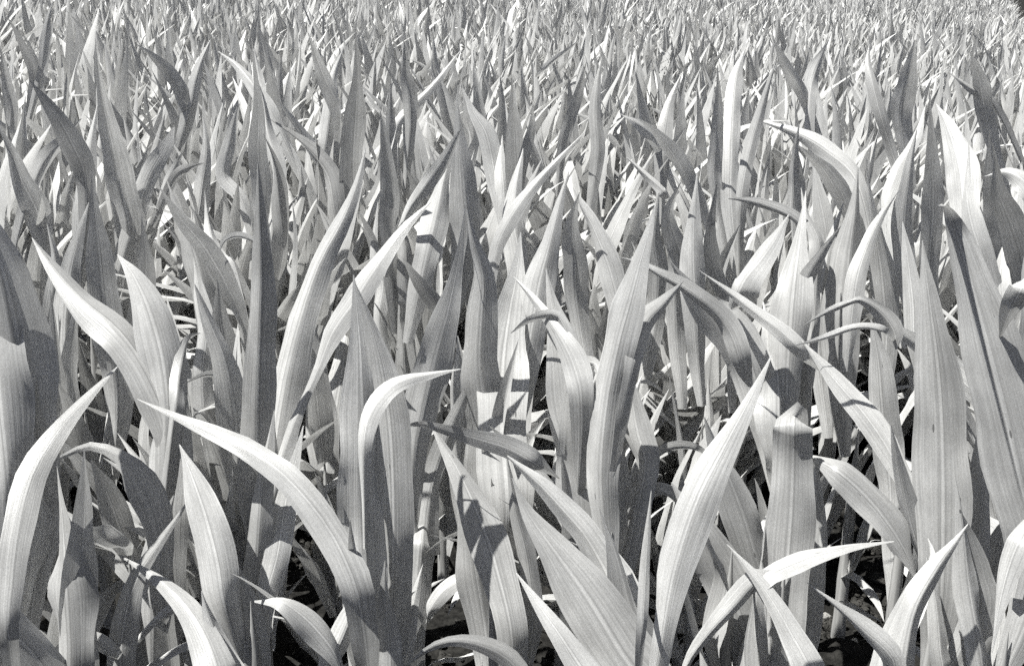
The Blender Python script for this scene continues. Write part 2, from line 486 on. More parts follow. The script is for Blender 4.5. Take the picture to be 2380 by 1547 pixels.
traced_plant('maize plant low at the left with thin crossing blades close to the ground', 300, 1.85, [
    lf((282, 1590, 60), (288, 1460, 62), (318, 1345, 42), (370, 1255, 26), (438, 1148, 3), lean=.05, dy=-.12, tw=(10, 30)),
    lf((290, 1545, 30), (240, 1500, 32), (200, 1488, 32), (150, 1502, 28), (102, 1530, 3), lean=-.06, dy=-.14, tw=(35, 45), foot=False),
    lf((330, 1560, 30), (400, 1508, 32), (470, 1475, 26), (560, 1420, 3), lean=.05, dy=-.10, tw=(35, 40), foot=False),
    lf((285, 1520, 14), (350, 1455, 16), (400, 1410, 14), (445, 1385, 3), lean=.05, dy=-.08, tw=(20, 40), foot=False),
    lf((300, 1290, 30), (275, 1265, 40), (238, 1248, 46), (203, 1226, 3), lean=-.1, dy=.1, tw=(45, 45), foot=False),
    lf((355, 1450, 70), (365, 1330, 80), (385, 1230, 70), (400, 1150, 4), lean=.05, dy=.08),
], low=0, more=0)
traced_plant('maize plant left of the middle with a broad pale facing blade and long left arm', 850, 1.8, [
    lf((850, 1520, 100), (852, 1350, 132), (845, 1150, 140), (840, 960, 116), (835, 810, 80), (828, 720, 40), (821, 638, 3), lean=.06, tw=(-12, -5), fold=.3),
    lf((905, 1450, 90), (915, 1230, 90), (908, 1030, 98), (885, 870, 80), (855, 760, 40), (820, 665, 4), lean=-.06, dy=.06, tw=(20, 15)),
    lf((835, 1400, 80), (775, 1250, 78), (685, 1130, 64), (605, 1060, 62), (500, 1002, 46), (400, 955, 22), (318, 918, 3), lean=.16, dy=-.14, tw=(0, -25)),
    lf((845, 1040, 36), (862, 955, 46), (915, 893, 42), (1000, 865, 22), (1072, 847, 3), lean=.1, dy=-.03, tw=(25, 50)),
    lf((770, 1560, 60), (800, 1470, 70), (830, 1400, 60), (860, 1320, 4), lean=0, dy=-.1),
    lf((905, 1600, 70), (905, 1500, 70), (895, 1400, 50), (890, 1300, 4), lean=0, dy=-.08),
], low=1)
traced_plant('maize plant in the middle with a striped blade leaning to the upper right', 965, 2.15, [
    lf((965, 1050, 85), (985, 950, 105), (1015, 830, 98), (1045, 720, 62), (1070, 600, 30), (1088, 478, 3), lean=.06, tw=(-18, -10)),
    lf((968, 1440, 55), (985, 1280, 80), (1002, 1140, 62), (1045, 1010, 58), (1085, 920, 34), (1110, 850, 3), lean=.14, dy=-.03, tw=(-10, -20)),
    lf((945, 1300, 60), (935, 1150, 80), (925, 1000, 75), (905, 880, 40), (890, 790, 3), lean=-.08, dy=.05),
    lf((990, 1450, 30), (1005, 1405, 42), (1035, 1365, 46), (1075, 1335, 34), (1105, 1322, 3), lean=0, dy=-.1, tw=(20, 30), foot=False),
    lf((985, 1210, 50), (975, 1330, 60), (965, 1440, 40), (958, 1500, 4), lean=-.1, dy=-.04, foot=False),
], low=1, more=0)
traced_plant('maize plant in the middle carrying a blade folded down flat and torn at its bend', 1150, 1.95, [
    lf((1300, 1112, 14), (1245, 1078, 58), (1180, 1042, 58), (1100, 1018, 42), (1030, 1000, 30), (975, 990, 22), (926, 1000, 3), lean=.0, dy=-.08, tw=(20, 50), foot=False),
    lf((1190, 1500, 80), (1152, 1310, 112), (1112, 1190, 104), (1066, 1085, 66), (1032, 1025, 32), (1003, 972, 3), lean=.14, dy=-.12, tw=(0, -10)),
    lf((1130, 1480, 90), (1105, 1320, 100), (1085, 1200, 70), (1060, 1120, 50), (1045, 1060, 4), lean=-.05, dy=.04),
    lf((1250, 1650, 30), (1195, 1545, 46), (1130, 1502, 42), (1060, 1487, 30), (1000, 1502, 22), (940, 1547, 3), lean=-.05, dy=-.2, tw=(15, 35)),
    lf((1235, 1480, 40), (1225, 1300, 50), (1200, 1190, 45), (1180, 1050, 3), lean=-.02, dy=-.05),
], low=1, more=0)
traced_plant('maize plant in the middle with a dark spear above a white sunlit blade', 1150, 2.3, [
    lf((1140, 1200, 130), (1135, 1000, 120), (1115, 850, 100), (1118, 740, 86), (1122, 640, 70), (1100, 560, 38), (1085, 483, 3), lean=-.12, tw=(5, 15), fold=.4),
    lf((1180, 1200, 140), (1165, 1000, 140), (1165, 850, 130), (1180, 720, 100), (1195, 630, 50), (1200, 550, 3), lean=.34, dy=-.14, tw=(-8, -10), fold=.15),
    lf((1210, 900, 60), (1235, 770, 72), (1255, 650, 80), (1280, 560, 52), (1305, 470, 28), (1328, 398, 3), lean=.05, dy=.08),
    lf((1080, 1150, 60), (1078, 1000, 70), (1070, 880, 60), (1062, 780, 4), lean=-.05, dy=.04),
], low=2)
traced_plant('maize plant right of the middle whose narrow blade crosses a striped one', 1340, 2.1, [
    lf((1350, 930, 60), (1330, 840, 66), (1292, 765, 42), (1242, 695, 25), (1194, 642, 3), lean=.14, dy=-.08, tw=(20, 45)),
    lf((1335, 1000, 95), (1325, 890, 110), (1305, 790, 78), (1285, 700, 40), (1270, 620, 3), lean=.08, tw=(-20, -10)),
    lf((1340, 860, 30), (1300, 740, 26), (1240, 748, 24), (1190, 785, 3), lean=.0, dy=-.02, tw=(30, 50)),
    lf((1400, 880, 4), (1375, 850, 36), (1350, 870, 44), (1340, 900, 30), lean=.0, dy=-.03, foot=False, tw=(30, 30)),
    lf((1400, 1330, 150), (1385, 1180, 190), (1370, 1040, 190), (1355, 930, 120), (1345, 850, 40), (1340, 800, 4), lean=-.03, dy=-.02, tw=(0, 0), fold=.15),
], low=1)
traced_plant('maize plant right of the middle with a tall half-shaded spear', 1420, 2.0, [
    lf((1395, 1120, 100), (1410, 930, 105), (1435, 800, 96), (1460, 700, 86), (1482, 610, 60), (1500, 545, 34), (1516, 474, 3), lean=-.03, tw=(15, 20), fold=.45),
    lf((1470, 860, 45), (1500, 760, 62), (1540, 712, 54), (1592, 652, 3), lean=.1, dy=.0, tw=(-30, -45)),
    lf((1745, 900, 55), (1685, 760, 58), (1600, 672, 42), (1510, 632, 26), (1432, 606, 3), lean=.08, dy=.12, foot=False, tw=(20, 50)),
    lf((1500, 1100, 70), (1480, 1000, 80), (1470, 900, 50), (1465, 830, 4), lean=.02, dy=.06),
    lf((1440, 1500, 60), (1440, 1330, 70), (1430, 1180, 60), (1420, 1080, 4), lean=0, dy=.02),
], low=2)
traced_plant('maize plant low in the middle with a huge dull blade slanting up left', 1500, 1.62, [
    lf((1520, 1640, 160), (1440, 1510, 165), (1362, 1385, 150), (1285, 1280, 104), (1222, 1195, 50), (1183, 1115, 3), lean=.10, dy=-.05, tw=(0, -12), fold=.22),
    lf((1400, 1640, 90), (1325, 1510, 70), (1258, 1415, 42), (1197, 1328, 3), lean=.05, dy=-.12),
    lf((1440, 1420, 120), (1370, 1260, 80), (1310, 1185, 72), (1250, 1120, 60), (1180, 1060, 10), lean=.04, dy=.10, tw=(10, 0)),
    lf((1520, 1560, 90), (1475, 1400, 90), (1440, 1280, 60), (1400, 1180, 4), lean=.0, dy=.05),
    lf((1492, 1480, 26), (1500, 1310, 30), (1513, 1140, 3), lean=.1, dy=-.1, tw=(-20, -30)),
    lf((1535, 1500, 55), (1566, 1330, 92), (1618, 1160, 106), (1680, 1030, 86), (1732, 930, 50), (1786, 822, 3), lean=.0, dy=-.08, tw=(20, 10), fold=.4),
], low=0, more=0)
traced_plant('maize plant with a broad spotted blade drooping between two brighter plants', 1700, 1.95, [
    lf((1740, 1560, 80), (1722, 1440, 120), (1675, 1330, 136), (1632, 1240, 110), (1590, 1170, 50), (1560, 1120, 4), lean=.02, dy=.0, tw=(0, 10), fold=.2),
    lf((1770, 1400, 90), (1745, 1250, 90), (1700, 1120, 80), (1665, 1040, 50), (1640, 970, 4), lean=-.04, dy=.06),
    lf((1590, 1180, 20), (1540, 1150, 50), (1480, 1165, 50), (1440, 1225, 20), lean=-.02, dy=.1, tw=(40, 20), foot=False),
    lf((1650, 1060, 16), (1600, 1040, 26), (1545, 1045, 24), (1490, 1072, 3), lean=.0, dy=.2, tw=(40, 40), foot=False),
], low=2)
traced_plant('maize plant on the right with a wide striped blade folded over flat at its top', 1825, 1.9, [
    lf((1820, 1480, 95), (1828, 1330, 122), (1838, 1180, 122), (1842, 1060, 112), (1843, 990, 102, .02), (1845, 968, 92, .06), (1850, 985, 78, .15), (1856, 1060, 50, .26), (1862, 1130, 3, .32), tw=(0, 12), fold=.3, seg=40),
    lf((1760, 1370, 45), (1850, 1312, 46), (1950, 1287, 26), (2068, 1273, 3), lean=.05, dy=-.14, tw=(40, 45)),
    lf((1780, 1355, 45), (1700, 1425, 52), (1645, 1480, 46), (1600, 1540, 30), (1570, 1620, 3), lean=-.06, dy=-.14, tw=(35, 20)),
    lf((1890, 1600, 80), (1830, 1455, 66), (1765, 1350, 40), (1692, 1262, 3), lean=.06, dy=-.22, tw=(0, 15)),
    lf((1790, 1640, 100), (1785, 1500, 100), (1775, 1390, 70), (1768, 1300, 4), lean=.02, dy=-.1),
    lf((1885, 1060, 60), (1955, 1100, 76), (2030, 1170, 76), (2085, 1245, 66), (2118, 1310, 30), (2138, 1365, 3), lean=-.08, dy=.0, tw=(10, 30), foot=False),
    lf((1870, 1450, 55), (1880, 1300, 70), (1895, 1180, 60), (1900, 1060, 4), lean=.05, dy=.06),
], low=0, more=0)
traced_plant('maize plant on the right with white blades standing behind the folded one', 1815, 2.35, [
    lf((1812, 1000, 95), (1812, 880, 90), (1798, 790, 60), (1775, 700, 4), lean=.12, tw=(-20, -20)),
    lf((1830, 900, 90), (1838, 740, 105), (1846, 650, 88), (1858, 560, 46), (1872, 440, 3), lean=.14, dy=.05, tw=(-12, -5)),
    lf((1905, 860, 50), (1832, 782, 46), (1762, 731, 28), (1690, 682, 18), (1620, 633, 3), lean=.08, dy=-.15, tw=(15, 40), foot=False),
    lf((1700, 720, 90), (1730, 650, 80), (1768, 600, 62), (1802, 550, 42), (1830, 497, 3), lean=-.05, dy=-.02, tw=(20, 30), foot=False, fold=.5),
    lf((1760, 900, 90), (1720, 800, 110), (1650, 730, 90), (1600, 670, 50), (1560, 610, 4), lean=-.06, dy=.05, tw=(0, 0)),
], low=2)
traced_plant('maize plant on the right with arching ribbon blades making a bridge shape', 2090, 2.2, [
    lf((2150, 1230, 45), (2088, 1085, 50), (2020, 975, 68), (1950, 892, 56), (1900, 832, 28), (1864, 788, 3), lean=.1, dy=-.14, tw=(0, -15)),
    lf((2085, 800, 18), (2050, 772, 22), (1992, 763, 18), (1920, 780, 15), (1845, 797, 3), lean=.02, dy=-.12, tw=(35, 50), foot=False),
    lf((2082, 812, 6), (2078, 770, 44), (2045, 725, 44), (2005, 698, 24), (1985, 698, 15), (1930, 722, 18), (1868, 757, 3), lean=.0, dy=-.08, tw=(10, 45), foot=False),
    lf((2345, 1010, 12), (2305, 955, 44), (2248, 895, 62), (2170, 822, 58), (2092, 768, 34), (2030, 688, 3), lean=.1, dy=-.1, tw=(10, 25), foot=False),
    lf((2070, 1150, 60), (2055, 1000, 80), (2040, 850, 70), (2020, 750, 4), lean=-.05, dy=.06),
], low=1, more=0)
traced_plant('maize plant on the right with a broad upright blade split by its midrib', 2190, 1.85, [
    lf((2185, 1420, 90), (2192, 1210, 132), (2190, 1010, 134), (2180, 860, 122), (2162, 710, 76), (2150, 620, 34), (2144, 558, 3), lean=.08, tw=(-5, -10), fold=.35),
    lf((2250, 1450, 70), (2275, 1250, 80), (2285, 1100, 60), (2290, 1000, 40), (2300, 900, 4), lean=.04, dy=.05),
    lf((2165, 1400, 55), (2120, 1230, 55), (2095, 1100, 50), (2070, 980, 4), lean=-.04, dy=.04),
    lf((2270, 1420, 90), (2260, 1330, 95), (2250, 1260, 60), (2230, 1180, 4), lean=-.06, dy=-.05, tw=(0, 0)),
], low=0, more=0)
traced_plant('maize plant at the right picture edge with one very large dark blade', 2370, 1.7, [
    lf((2420, 1330, 150), (2375, 1130, 172), (2330, 930, 172), (2282, 750, 144), (2235, 590, 92), (2207, 490, 42), (2189, 415, 3, -.06), lean=.05, tw=(0, 15), fold=.45, ws=.8),
    lf((2395, 1200, 62), (2350, 1300, 52), (2322, 1400, 32), (2303, 1517, 3), lean=-.1, dy=-.08, tw=(-20, -20), foot=False),
    lf((2390, 640, 60), (2350, 720, 50), (2320, 790, 4), lean=.05, dy=-.05, foot=False),
    lf((2440, 1000, 100), (2430, 800, 110), (2400, 650, 70), (2380, 540, 4), lean=.02, dy=.06),
], low=1)
traced_plant('maize plant at the bottom right with a pale trough-shaped blade pointing up right', 2090, 1.66, [
    lf((2085, 1640, 130), (2125, 1430, 84), (2185, 1320, 52), (2228, 1262, 26), (2262, 1213, 3), lean=.06, dy=-.06, tw=(-25, -10), fold=.7),
    lf((2050, 1640, 100), (2092, 1470, 60), (2130, 1400, 40), (2165, 1290, 20), (2155, 1250, 3), lean=.1, dy=-.02, tw=(20, 20)),
    lf((2080, 1550, 60), (2005, 1455, 52), (1942, 1398, 24), (1877, 1351, 3), lean=.04, dy=-.1, tw=(20, 45)),
    lf((2190, 1640, 50), (2185, 1500, 50), (2180, 1400, 40), (2170, 1300, 4), lean=0, dy=.1),
], low=0, more=0)

MID = 'tall maize plants in the second and third rows'
traced_plant('maize plant with a dark blade leaning far to the left, left of the dark spear', 540, 2.70, [
    lf((565, 760, 35), (530, 670, 72), (475, 575, 64), (420, 510, 42), (371, 438, 3), lean=-.2, tw=(10, 10)),
    lf((480, 760, 50), (470, 660, 75), (445, 570, 70), (415, 500, 40), (385, 420, 3), lean=.1, dy=.1),
    lf((530, 620, 50), (510, 600, 60), (490, 540, 40), (480, 440, 3), lean=.2, dy=.1),
    lf((620, 565, 20), (570, 557, 22), (525, 562, 20), (505, 590, 3), lean=.0, dy=-.05, tw=(45, 45), foot=False),
], low=2, group=MID, more=3)
traced_plant('maize plant with a grey upright blade in the second row at the left', 240, 2.50, [
    lf((270, 900, 90), (245, 730, 95), (232, 600, 80), (222, 500, 40), (215, 385, 3), lean=-.05),
    lf((160, 900, 60), (150, 760, 70), (160, 640, 60), (185, 540, 30), (205, 470, 3), lean=.1, dy=.05),
    lf((300, 860, 60), (330, 720, 70), (340, 600, 50), (330, 500, 3), lean=-.1, dy=.1),
    lf((105, 800, 40), (120, 720, 50), (130, 620, 40), (110, 520, 3), lean=.05, dy=.1),
], low=2, group=MID, more=3)
traced_plant('maize plant with a big dark spear at the upper left', 275, 3.13, [
    lf((300, 540, 100), (280, 430, 104), (258, 320, 76), (238, 220, 38), (226, 118, 3), lean=-.2, tw=(0, 10)),
    lf((185, 520, 40), (195, 440, 46), (208, 350, 40), (225, 240, 3), lean=.1, dy=-.05),
    lf((300, 560, 60), (345, 420, 60), (395, 330, 50), (412, 290, 3), lean=.25, tw=(-20, -20)),
], low=1, group=MID, more=3)
traced_plant('maize plant with a dark blade slanting to the upper left near the left edge', 170, 3.04, [
    lf((200, 420, 60), (160, 320, 66), (110, 250, 44), (62, 188, 3), lean=-.06),
    lf((60, 480, 40), (100, 390, 44), (150, 330, 34), (190, 275, 3), lean=.2, tw=(-30, -30)),
    lf((90, 500, 80), (50, 420, 60), (20, 340, 30), (-15, 280, 3), lean=-.1),
], low=1, group=MID, more=3)
traced_plant('maize plant with a tall dark spear left of the top middle', 822, 3.22, [
    lf((825, 480, 64), (822, 380, 68), (828, 260, 58), (830, 180, 34), (828, 75, 3), lean=-.2, fold=.5),
    lf((860, 500, 60), (895, 420, 60), (905, 330, 50), (912, 180, 3), lean=-.06, dy=.1),
    lf((775, 480, 60), (755, 400, 66), (690, 330, 34), (612, 275, 3), lean=.1, dy=-.05),
    lf((790, 430, 50), (740, 360, 50), (690, 290, 26), (640, 230, 3), lean=-.1, dy=.2),
], low=1, group=MID, more=3)
traced_plant('maize plant with a dark blade leaning right under the top middle', 960, 2.76, [
    lf((945, 500, 40), (985, 440, 48), (1030, 375, 40), (1076, 290, 3), lean=-.12, tw=(10, 10)),
    lf((1085, 560, 100), (1080, 450, 96), (1072, 370, 66), (1060, 220, 3), lean=.02, dy=.05),
    lf((990, 600, 80), (1015, 490, 90), (1030, 420, 50), (1060, 330, 3), lean=.15, dy=.0),
    lf((910, 560, 60), (915, 450, 66), (900, 350, 46), (885, 260, 3), lean=-.08, dy=.08),
    lf((960, 720, 60), (945, 650, 60), (940, 560, 40), (900, 460, 3), lean=.05, dy=.05),
], low=1, group=MID, more=3)
traced_plant('maize plant with twin short dark spears at the top middle', 1205, 3.04, [
    lf((1200, 430, 60), (1196, 330, 58), (1194, 250, 30), (1192, 180, 3), lean=-.2),
    lf((1210, 420, 30), (1225, 340, 36), (1236, 290, 20), (1238, 240, 3), lean=-.15, dy=-.03),
    lf((1175, 500, 60), (1170, 440, 56), (1165, 380, 36), (1170, 310, 3), lean=.15),
    lf((1150, 400, 60), (1130, 310, 56), (1100, 260, 34), (1075, 205, 3), lean=.06, dy=.1),
], low=1, group=MID, more=3)
traced_plant('maize plant with a thin bright blade laid across its neighbours to the right', 1190, 2.75, [
    lf((1150, 590, 40), (1190, 500, 50), (1245, 430, 36), (1300, 372, 26), (1362, 313, 3), lean=.1, tw=(20, 40)),
    lf((1210, 620, 80), (1195, 520, 80), (1200, 430, 50), (1220, 350, 3), lean=.15, dy=.05),
    lf((1100, 700, 60), (1085, 600, 70), (1090, 520, 50), (1100, 400, 3), lean=.0, dy=.1),
], low=1, group=MID, more=3)
traced_plant('maize plant with a curved pale blade right of the middle in the second row', 1410, 2.65, [
    lf((1440, 720, 70), (1415, 620, 76), (1380, 530, 56), (1345, 480, 34), (1320, 440, 3), lean=.12),
    lf((1340, 700, 70), (1335, 600, 76), (1330, 520, 50), (1345, 440, 3), lean=-.08, dy=.1),
    lf((1520, 760, 60), (1530, 640, 66), (1520, 560, 50), (1530, 450, 3), lean=-.05, dy=.1),
    lf((1560, 470, 40), (1540, 440, 44), (1500, 405, 30), (1455, 365, 3), lean=.06, dy=.3, foot=False),
], low=1, group=MID, more=3)
traced_plant('maize plant with a smooth light spear in the second row right of the middle', 1615, 2.60, [
    lf((1620, 760, 80), (1612, 620, 78), (1612, 520, 52), (1622, 400, 3), lean=.06, tw=(-10, -10)),
    lf((1700, 720, 50), (1660, 620, 60), (1650, 540, 44), (1665, 420, 3), lean=-.05, dy=.1),
    lf((1570, 700, 60), (1580, 590, 66), (1560, 500, 44), (1580, 420, 3), lean=-.1, dy=.12),
    lf((1885, 565, 40), (1840, 510, 44), (1780, 480, 34), (1690, 470, 3), lean=.05, dy=.05, foot=False, tw=(30, 45)),
], low=1, group=MID, more=3)
traced_plant('maize plant with a bright white blade reaching up on the right', 1965, 2.60, [
    lf((1955, 860, 90), (1962, 720, 112), (1972, 600, 94), (1984, 500, 54), (1992, 390, 3), lean=.14, tw=(-10, -10)),
    lf((1990, 660, 60), (2020, 560, 46), (2050, 500, 26), (2090, 440, 3), lean=.15, dy=-.03, tw=(-20, -20)),
    lf((2060, 800, 70), (2050, 660, 76), (2035, 560, 50), (2010, 400, 3), lean=-.05, dy=.1),
    lf((1900, 760, 60), (1915, 640, 60), (1930, 560, 40), (1960, 470, 3), lean=.1, dy=.08),
], low=2, group=MID, more=3)
traced_plant('maize plant with a dark curved blade below the upper right', 1900, 2.85, [
    lf((1985, 540, 60), (1940, 440, 68), (1905, 385, 44), (1858, 340, 3), lean=-.2),
    lf((1840, 520, 60), (1842, 430, 58), (1848, 360, 30), (1856, 290, 3), lean=-.12, dy=.05),
    lf((1990, 420, 60), (1920, 350, 60), (1850, 310, 40), (1760, 280, 3), lean=.2, dy=.1, tw=(-10, -20)),
    lf((1925, 600, 60), (1915, 510, 60), (1900, 440, 40), (1890, 360, 3), lean=.1, dy=.1),
], low=1, group=MID, more=3)
traced_plant('maize plant with a dark narrow spear near the right edge', 2170, 2.71, [
    lf((2160, 620, 60), (2168, 500, 62), (2168, 400, 50), (2164, 310, 24), (2158, 205, 3), lean=-.2),
    lf((2110, 620, 70), (2100, 500, 70), (2110, 400, 44), (2130, 300, 3), lean=.08, dy=.05),
    lf((2050, 500, 40), (2080, 400, 46), (2130, 320, 34), (2150, 240, 3), lean=.2, dy=.05),
    lf((2240, 500, 90), (2230, 390, 96), (2200, 300, 60), (2170, 240, 3), lean=.2, dy=.1),
    lf((2340, 620, 80), (2320, 500, 70), (2300, 400, 44), (2290, 300, 3), lean=-.1, dy=.1),
], low=1, group=MID, more=3)
traced_plant('maize plant with a light blade and a dark thin one near the right edge', 2290, 2.55, [
    lf((2380, 620, 80), (2350, 520, 76), (2320, 440, 44), (2310, 330, 3), lean=-.15),
    lf((2290, 620, 70), (2260, 520, 66), (2245, 440, 34), (2250, 330, 3), lean=.1),
    lf((2420, 480, 60), (2380, 420, 60), (2340, 400, 40), (2290, 410, 3), lean=.1, dy=.05, foot=False),
], low=1, group=MID, more=3)
traced_plant('maize plant with a broad pale spear at the top right of the middle', 1710, 3.04, [
    lf((1700, 480, 60), (1700, 350, 62), (1705, 250, 60), (1715, 170, 50), (1735, 110, 3), lean=.25, tw=(-5, -5)),
    lf((1720, 480, 40), (1740, 360, 44), (1770, 250, 34), (1805, 140, 3), lean=.1, dy=-.05),
    lf((1660, 420, 40), (1665, 330, 40), (1670, 230, 24), (1668, 150, 3), lean=-.12, dy=.02),
    lf((1600, 420, 50), (1560, 350, 50), (1520, 300, 26), (1480, 270, 3), lean=-.1, dy=.05),
], low=1, group=MID, more=3)
traced_plant('maize plant with a dark blade before a bright one, upper left', 600, 3.04, [
    lf((605, 460, 60), (600, 350, 56), (604, 250, 36), (600, 95, 3), lean=-.15),
    lf((640, 400, 50), (620, 300, 60), (612, 220, 44), (598, 130, 3), lean=.2, dy=.05),
    lf((560, 460, 40), (520, 410, 44), (530, 330, 40), (540, 250, 3), lean=.1, dy=.1),
    lf((660, 560, 70), (650, 460, 60), (640, 400, 40), (615, 310, 3), lean=-.1, dy=-.05),
], low=1, group=MID, more=3)
traced_plant('maize plant with a short dark blade leaning left at the top', 765, 4.05, [
    lf((790, 260, 44), (758, 190, 48), (738, 140, 30), (715, 75, 3), lean=-.2),
    lf((640, 280, 40), (590, 200, 44), (550, 150, 26), (505, 115, 3), lean=.15),
    lf((760, 330, 50), (770, 240, 50), (775, 180, 30), (800, 110, 3), lean=.1),
], low=0, group=MID, more=3)
BACK = 'maize plants a few rows back'
for lab, x, Y, lv in (
    ('maize plant with a bright kinked blade in the left second row', 475, 2.55, [
        lf((478, 1000, 60), (470, 870, 56), (480, 760, 52), (462, 680, 48), (446, 598, 3), lean=.12),
        lf((545, 990, 62), (532, 850, 72), (512, 740, 60), (505, 650, 3), lean=-.05, dy=.05),
        lf((572, 908, 22), (532, 880, 28), (482, 866, 26), (422, 886, 3), lean=-.02, dy=-.15, tw=(30, 50))]),
    ('maize plant with slim pale vertical blades beside the left edge', 140, 2.45, [
        lf((140, 1010, 55), (138, 860, 60), (131, 770, 40), (117, 675, 3), lean=.05),
        lf((170, 970, 50), (168, 850, 46), (176, 760, 30), (182, 690, 3), lean=.1, dy=.04)]),
    ('maize plant with a shaded blade leaning left, middle of the second row', 1030, 2.75, [
        lf((1045, 770, 50), (1002, 690, 52), (962, 632, 28), (934, 598, 3), lean=-.15),
        lf((960, 760, 60), (930, 680, 64), (915, 600, 40), (925, 500, 3), lean=-.08, dy=.1),
        lf((880, 760, 50), (890, 660, 50), (870, 590, 34), (880, 470, 3), lean=.1, dy=.1)]),
    ('maize plant with a grey blade leaning right beside a bright one', 1850, 2.5, [
        lf((1848, 770, 60), (1872, 660, 58), (1912, 588, 36), (1955, 525, 3), lean=-.05),
        lf((1900, 640, 50), (1905, 560, 50), (1880, 500, 30), (1865, 430, 3), lean=.1, dy=.1)]),
    ('maize plant with a spotted bright blade in the right second row', 2325, 2.45, [
        lf((2335, 760, 50), (2322, 670, 60), (2330, 600, 40), (2348, 540, 3), lean=.12, dy=.05),
        lf((2130, 820, 52), (2122, 700, 58), (2110, 600, 42), (2098, 515, 3), lean=.08)]),
    ('maize plant with a curved dark blade at the top left of middle', 638, 4.2, [
        lf((642, 330, 42), (638, 240, 44), (628, 170, 30), (612, 98, 3), lean=-.15),
        lf((605, 300, 38), (604, 220, 42), (600, 160, 30), (594, 108, 3), lean=.2)]),
    ('maize plant with a grey blade leaning left in the upper left rows', 420, 4.2, [
        lf((432, 235, 46), (392, 172, 44), (356, 130, 28), (324, 98, 3), lean=-.05),
        lf((440, 260, 40), (455, 190, 40), (470, 140, 26), (492, 90, 3), lean=.1)]),
    ('maize plant with a short dark blade at the top left corner', 70, 4.6, [
        lf((80, 195, 32), (62, 122, 28), (40, 75, 16), (20, 40, 3), lean=-.12),
        lf((95, 180, 26), (105, 90, 26), (112, 40, 16), (122, 5, 3), lean=.0)]),
    ('maize plant with a slim dark blade at the upper left edge', 20, 4.0, [
        lf((28, 270, 28), (14, 185, 24), (0, 105, 3), lean=-.1),
        lf((125, 405, 42), (62, 342, 36), (0, 288, 22), (-32, 262, 3), lean=-.1)]),
    ('maize plant with two short dark blades spread apart, upper left', 385, 3.2, [
        lf((378, 450, 36), (398, 405, 34), (422, 358, 3), lean=-.1),
        lf((405, 415, 30), (440, 388, 28), (478, 374, 3), lean=-.08, dy=-.05),
        lf((455, 520, 50), (470, 430, 50), (480, 350, 30), (470, 270, 3), lean=.1, dy=.1)]),
    ('maize plant with a thin bright blade slanting right, top middle', 940, 3.9, [
        lf((925, 288, 26), (980, 222, 28), (1030, 166, 20), (1074, 118, 3), lean=.15),
        lf((955, 300, 44), (950, 220, 44), (940, 150, 26), (945, 90, 3), lean=-.05)]),
    ('maize plant with a dark blade leaning right, right of the top middle', 1310, 3.7, [
        lf((1308, 335, 34), (1338, 240, 36), (1352, 190, 22), (1362, 148, 3), lean=-.18),
        lf((1245, 180, 24), (1290, 140, 20), (1348, 96, 3), lean=-.1, dy=.6, foot=False),
        lf((1390, 360, 46), (1385, 270, 46), (1390, 190, 26), (1400, 130, 3), lean=.15)]),
    ('maize plant with a short dark blade leaning left under the top middle', 1510, 3.5, [
        lf((1528, 335, 34), (1490, 290, 32), (1445, 252, 3), lean=-.12),
        lf((1540, 380, 50), (1545, 300, 50), (1560, 230, 30), (1585, 170, 3), lean=.15)]),
    ('maize plant with a tall dark spear at the upper right', 2100, 3.9, [
        lf((2092, 280, 54), (2108, 195, 48), (2124, 130, 28), (2131, 86, 3), lean=-.2),
        lf((2050, 280, 44), (2030, 210, 42), (2020, 150, 26), (2025, 100, 3), lean=.1)]),
    ('maize plant with a dark blade leaning left, top right of middle', 1850, 4.2, [
        lf((1866, 220, 38), (1832, 160, 36), (1796, 96, 3), lean=-.15),
        lf((1880, 230, 44), (1900, 150, 40), (1930, 90, 3), lean=.1)]),
    ('maize plant with a thin dark arching blade near the upper right edge', 2295, 3.9, [
        lf((2310, 248, 26), (2252, 202, 22), (2206, 166, 3), lean=-.05),
        lf((2290, 260, 50), (2275, 180, 46), (2255, 120, 3), lean=-.1)]),
):
    traced_plant(lab, x, Y, lv, low=0, group=BACK, more=4)


# ------------------------------------------------------------------ the rest of the field
PROTO_HI = []
for k in range(14):
    r = np.random.default_rng(100 + k)
    PROTO_HI.append(grow(r, 16, 6))


def proto_objects(k, loc, rot, sc):
    lv, hs = PROTO_HI[k]
    root = empty('maize_plant', loc)
    for V, F, UV in lv:
        link('leaf', mesh_np('leaf', V, F, M_LEAF, UV), root)
    V, F, UV = stalk_geo(hs, np.random.default_rng(k))
    link('stalk', mesh_np('stalk', V, F, M_STALK, UV), root)
    return root


def copy_plant(src):
    c = src.copy(); COL.objects.link(c)
    for ch in src.children:
        d = ch.copy(); COL.objects.link(d); d.parent = c
    return c


# rows run across the slope, 0.7 m apart, plants about 0.17 m apart in the row
spots = []
DIR = math.radians(62)
du = np.array([math.cos(DIR), math.sin(DIR)]); dv = np.array([-du[1], du[0]])
ROW, STEP = 0.55, 0.125
for i in range(-140, 141):
    for j in range(-620, 621):
        p = du * j * STEP + dv * i * ROW
        if not (1.2 < p[1] < 75) or (p[1] > 30 and p[0] < 0.1 * p[1]):
            continue
        if abs(p[0]) > 0.5 * p[1] + 1.1:
            continue
        q = p + RNG.normal(0, 0.05, 2)
        spots.append((q[0], q[1]))
for _ in range(190):
    y = RNG.uniform(2.2, 4.4); x = RNG.uniform(-0.47, 0.47) * y
    spots.append((x, y))
for _ in range(1500):
    y = math.sqrt(RNG.uniform(3.0**2, 12.0**2)); x = RNG.uniform(-0.5, 0.5) * y
    spots.append((x, y))
spots = np.array(spots)
tr = np.array(PLANTS) if PLANTS else np.zeros((0, 2))


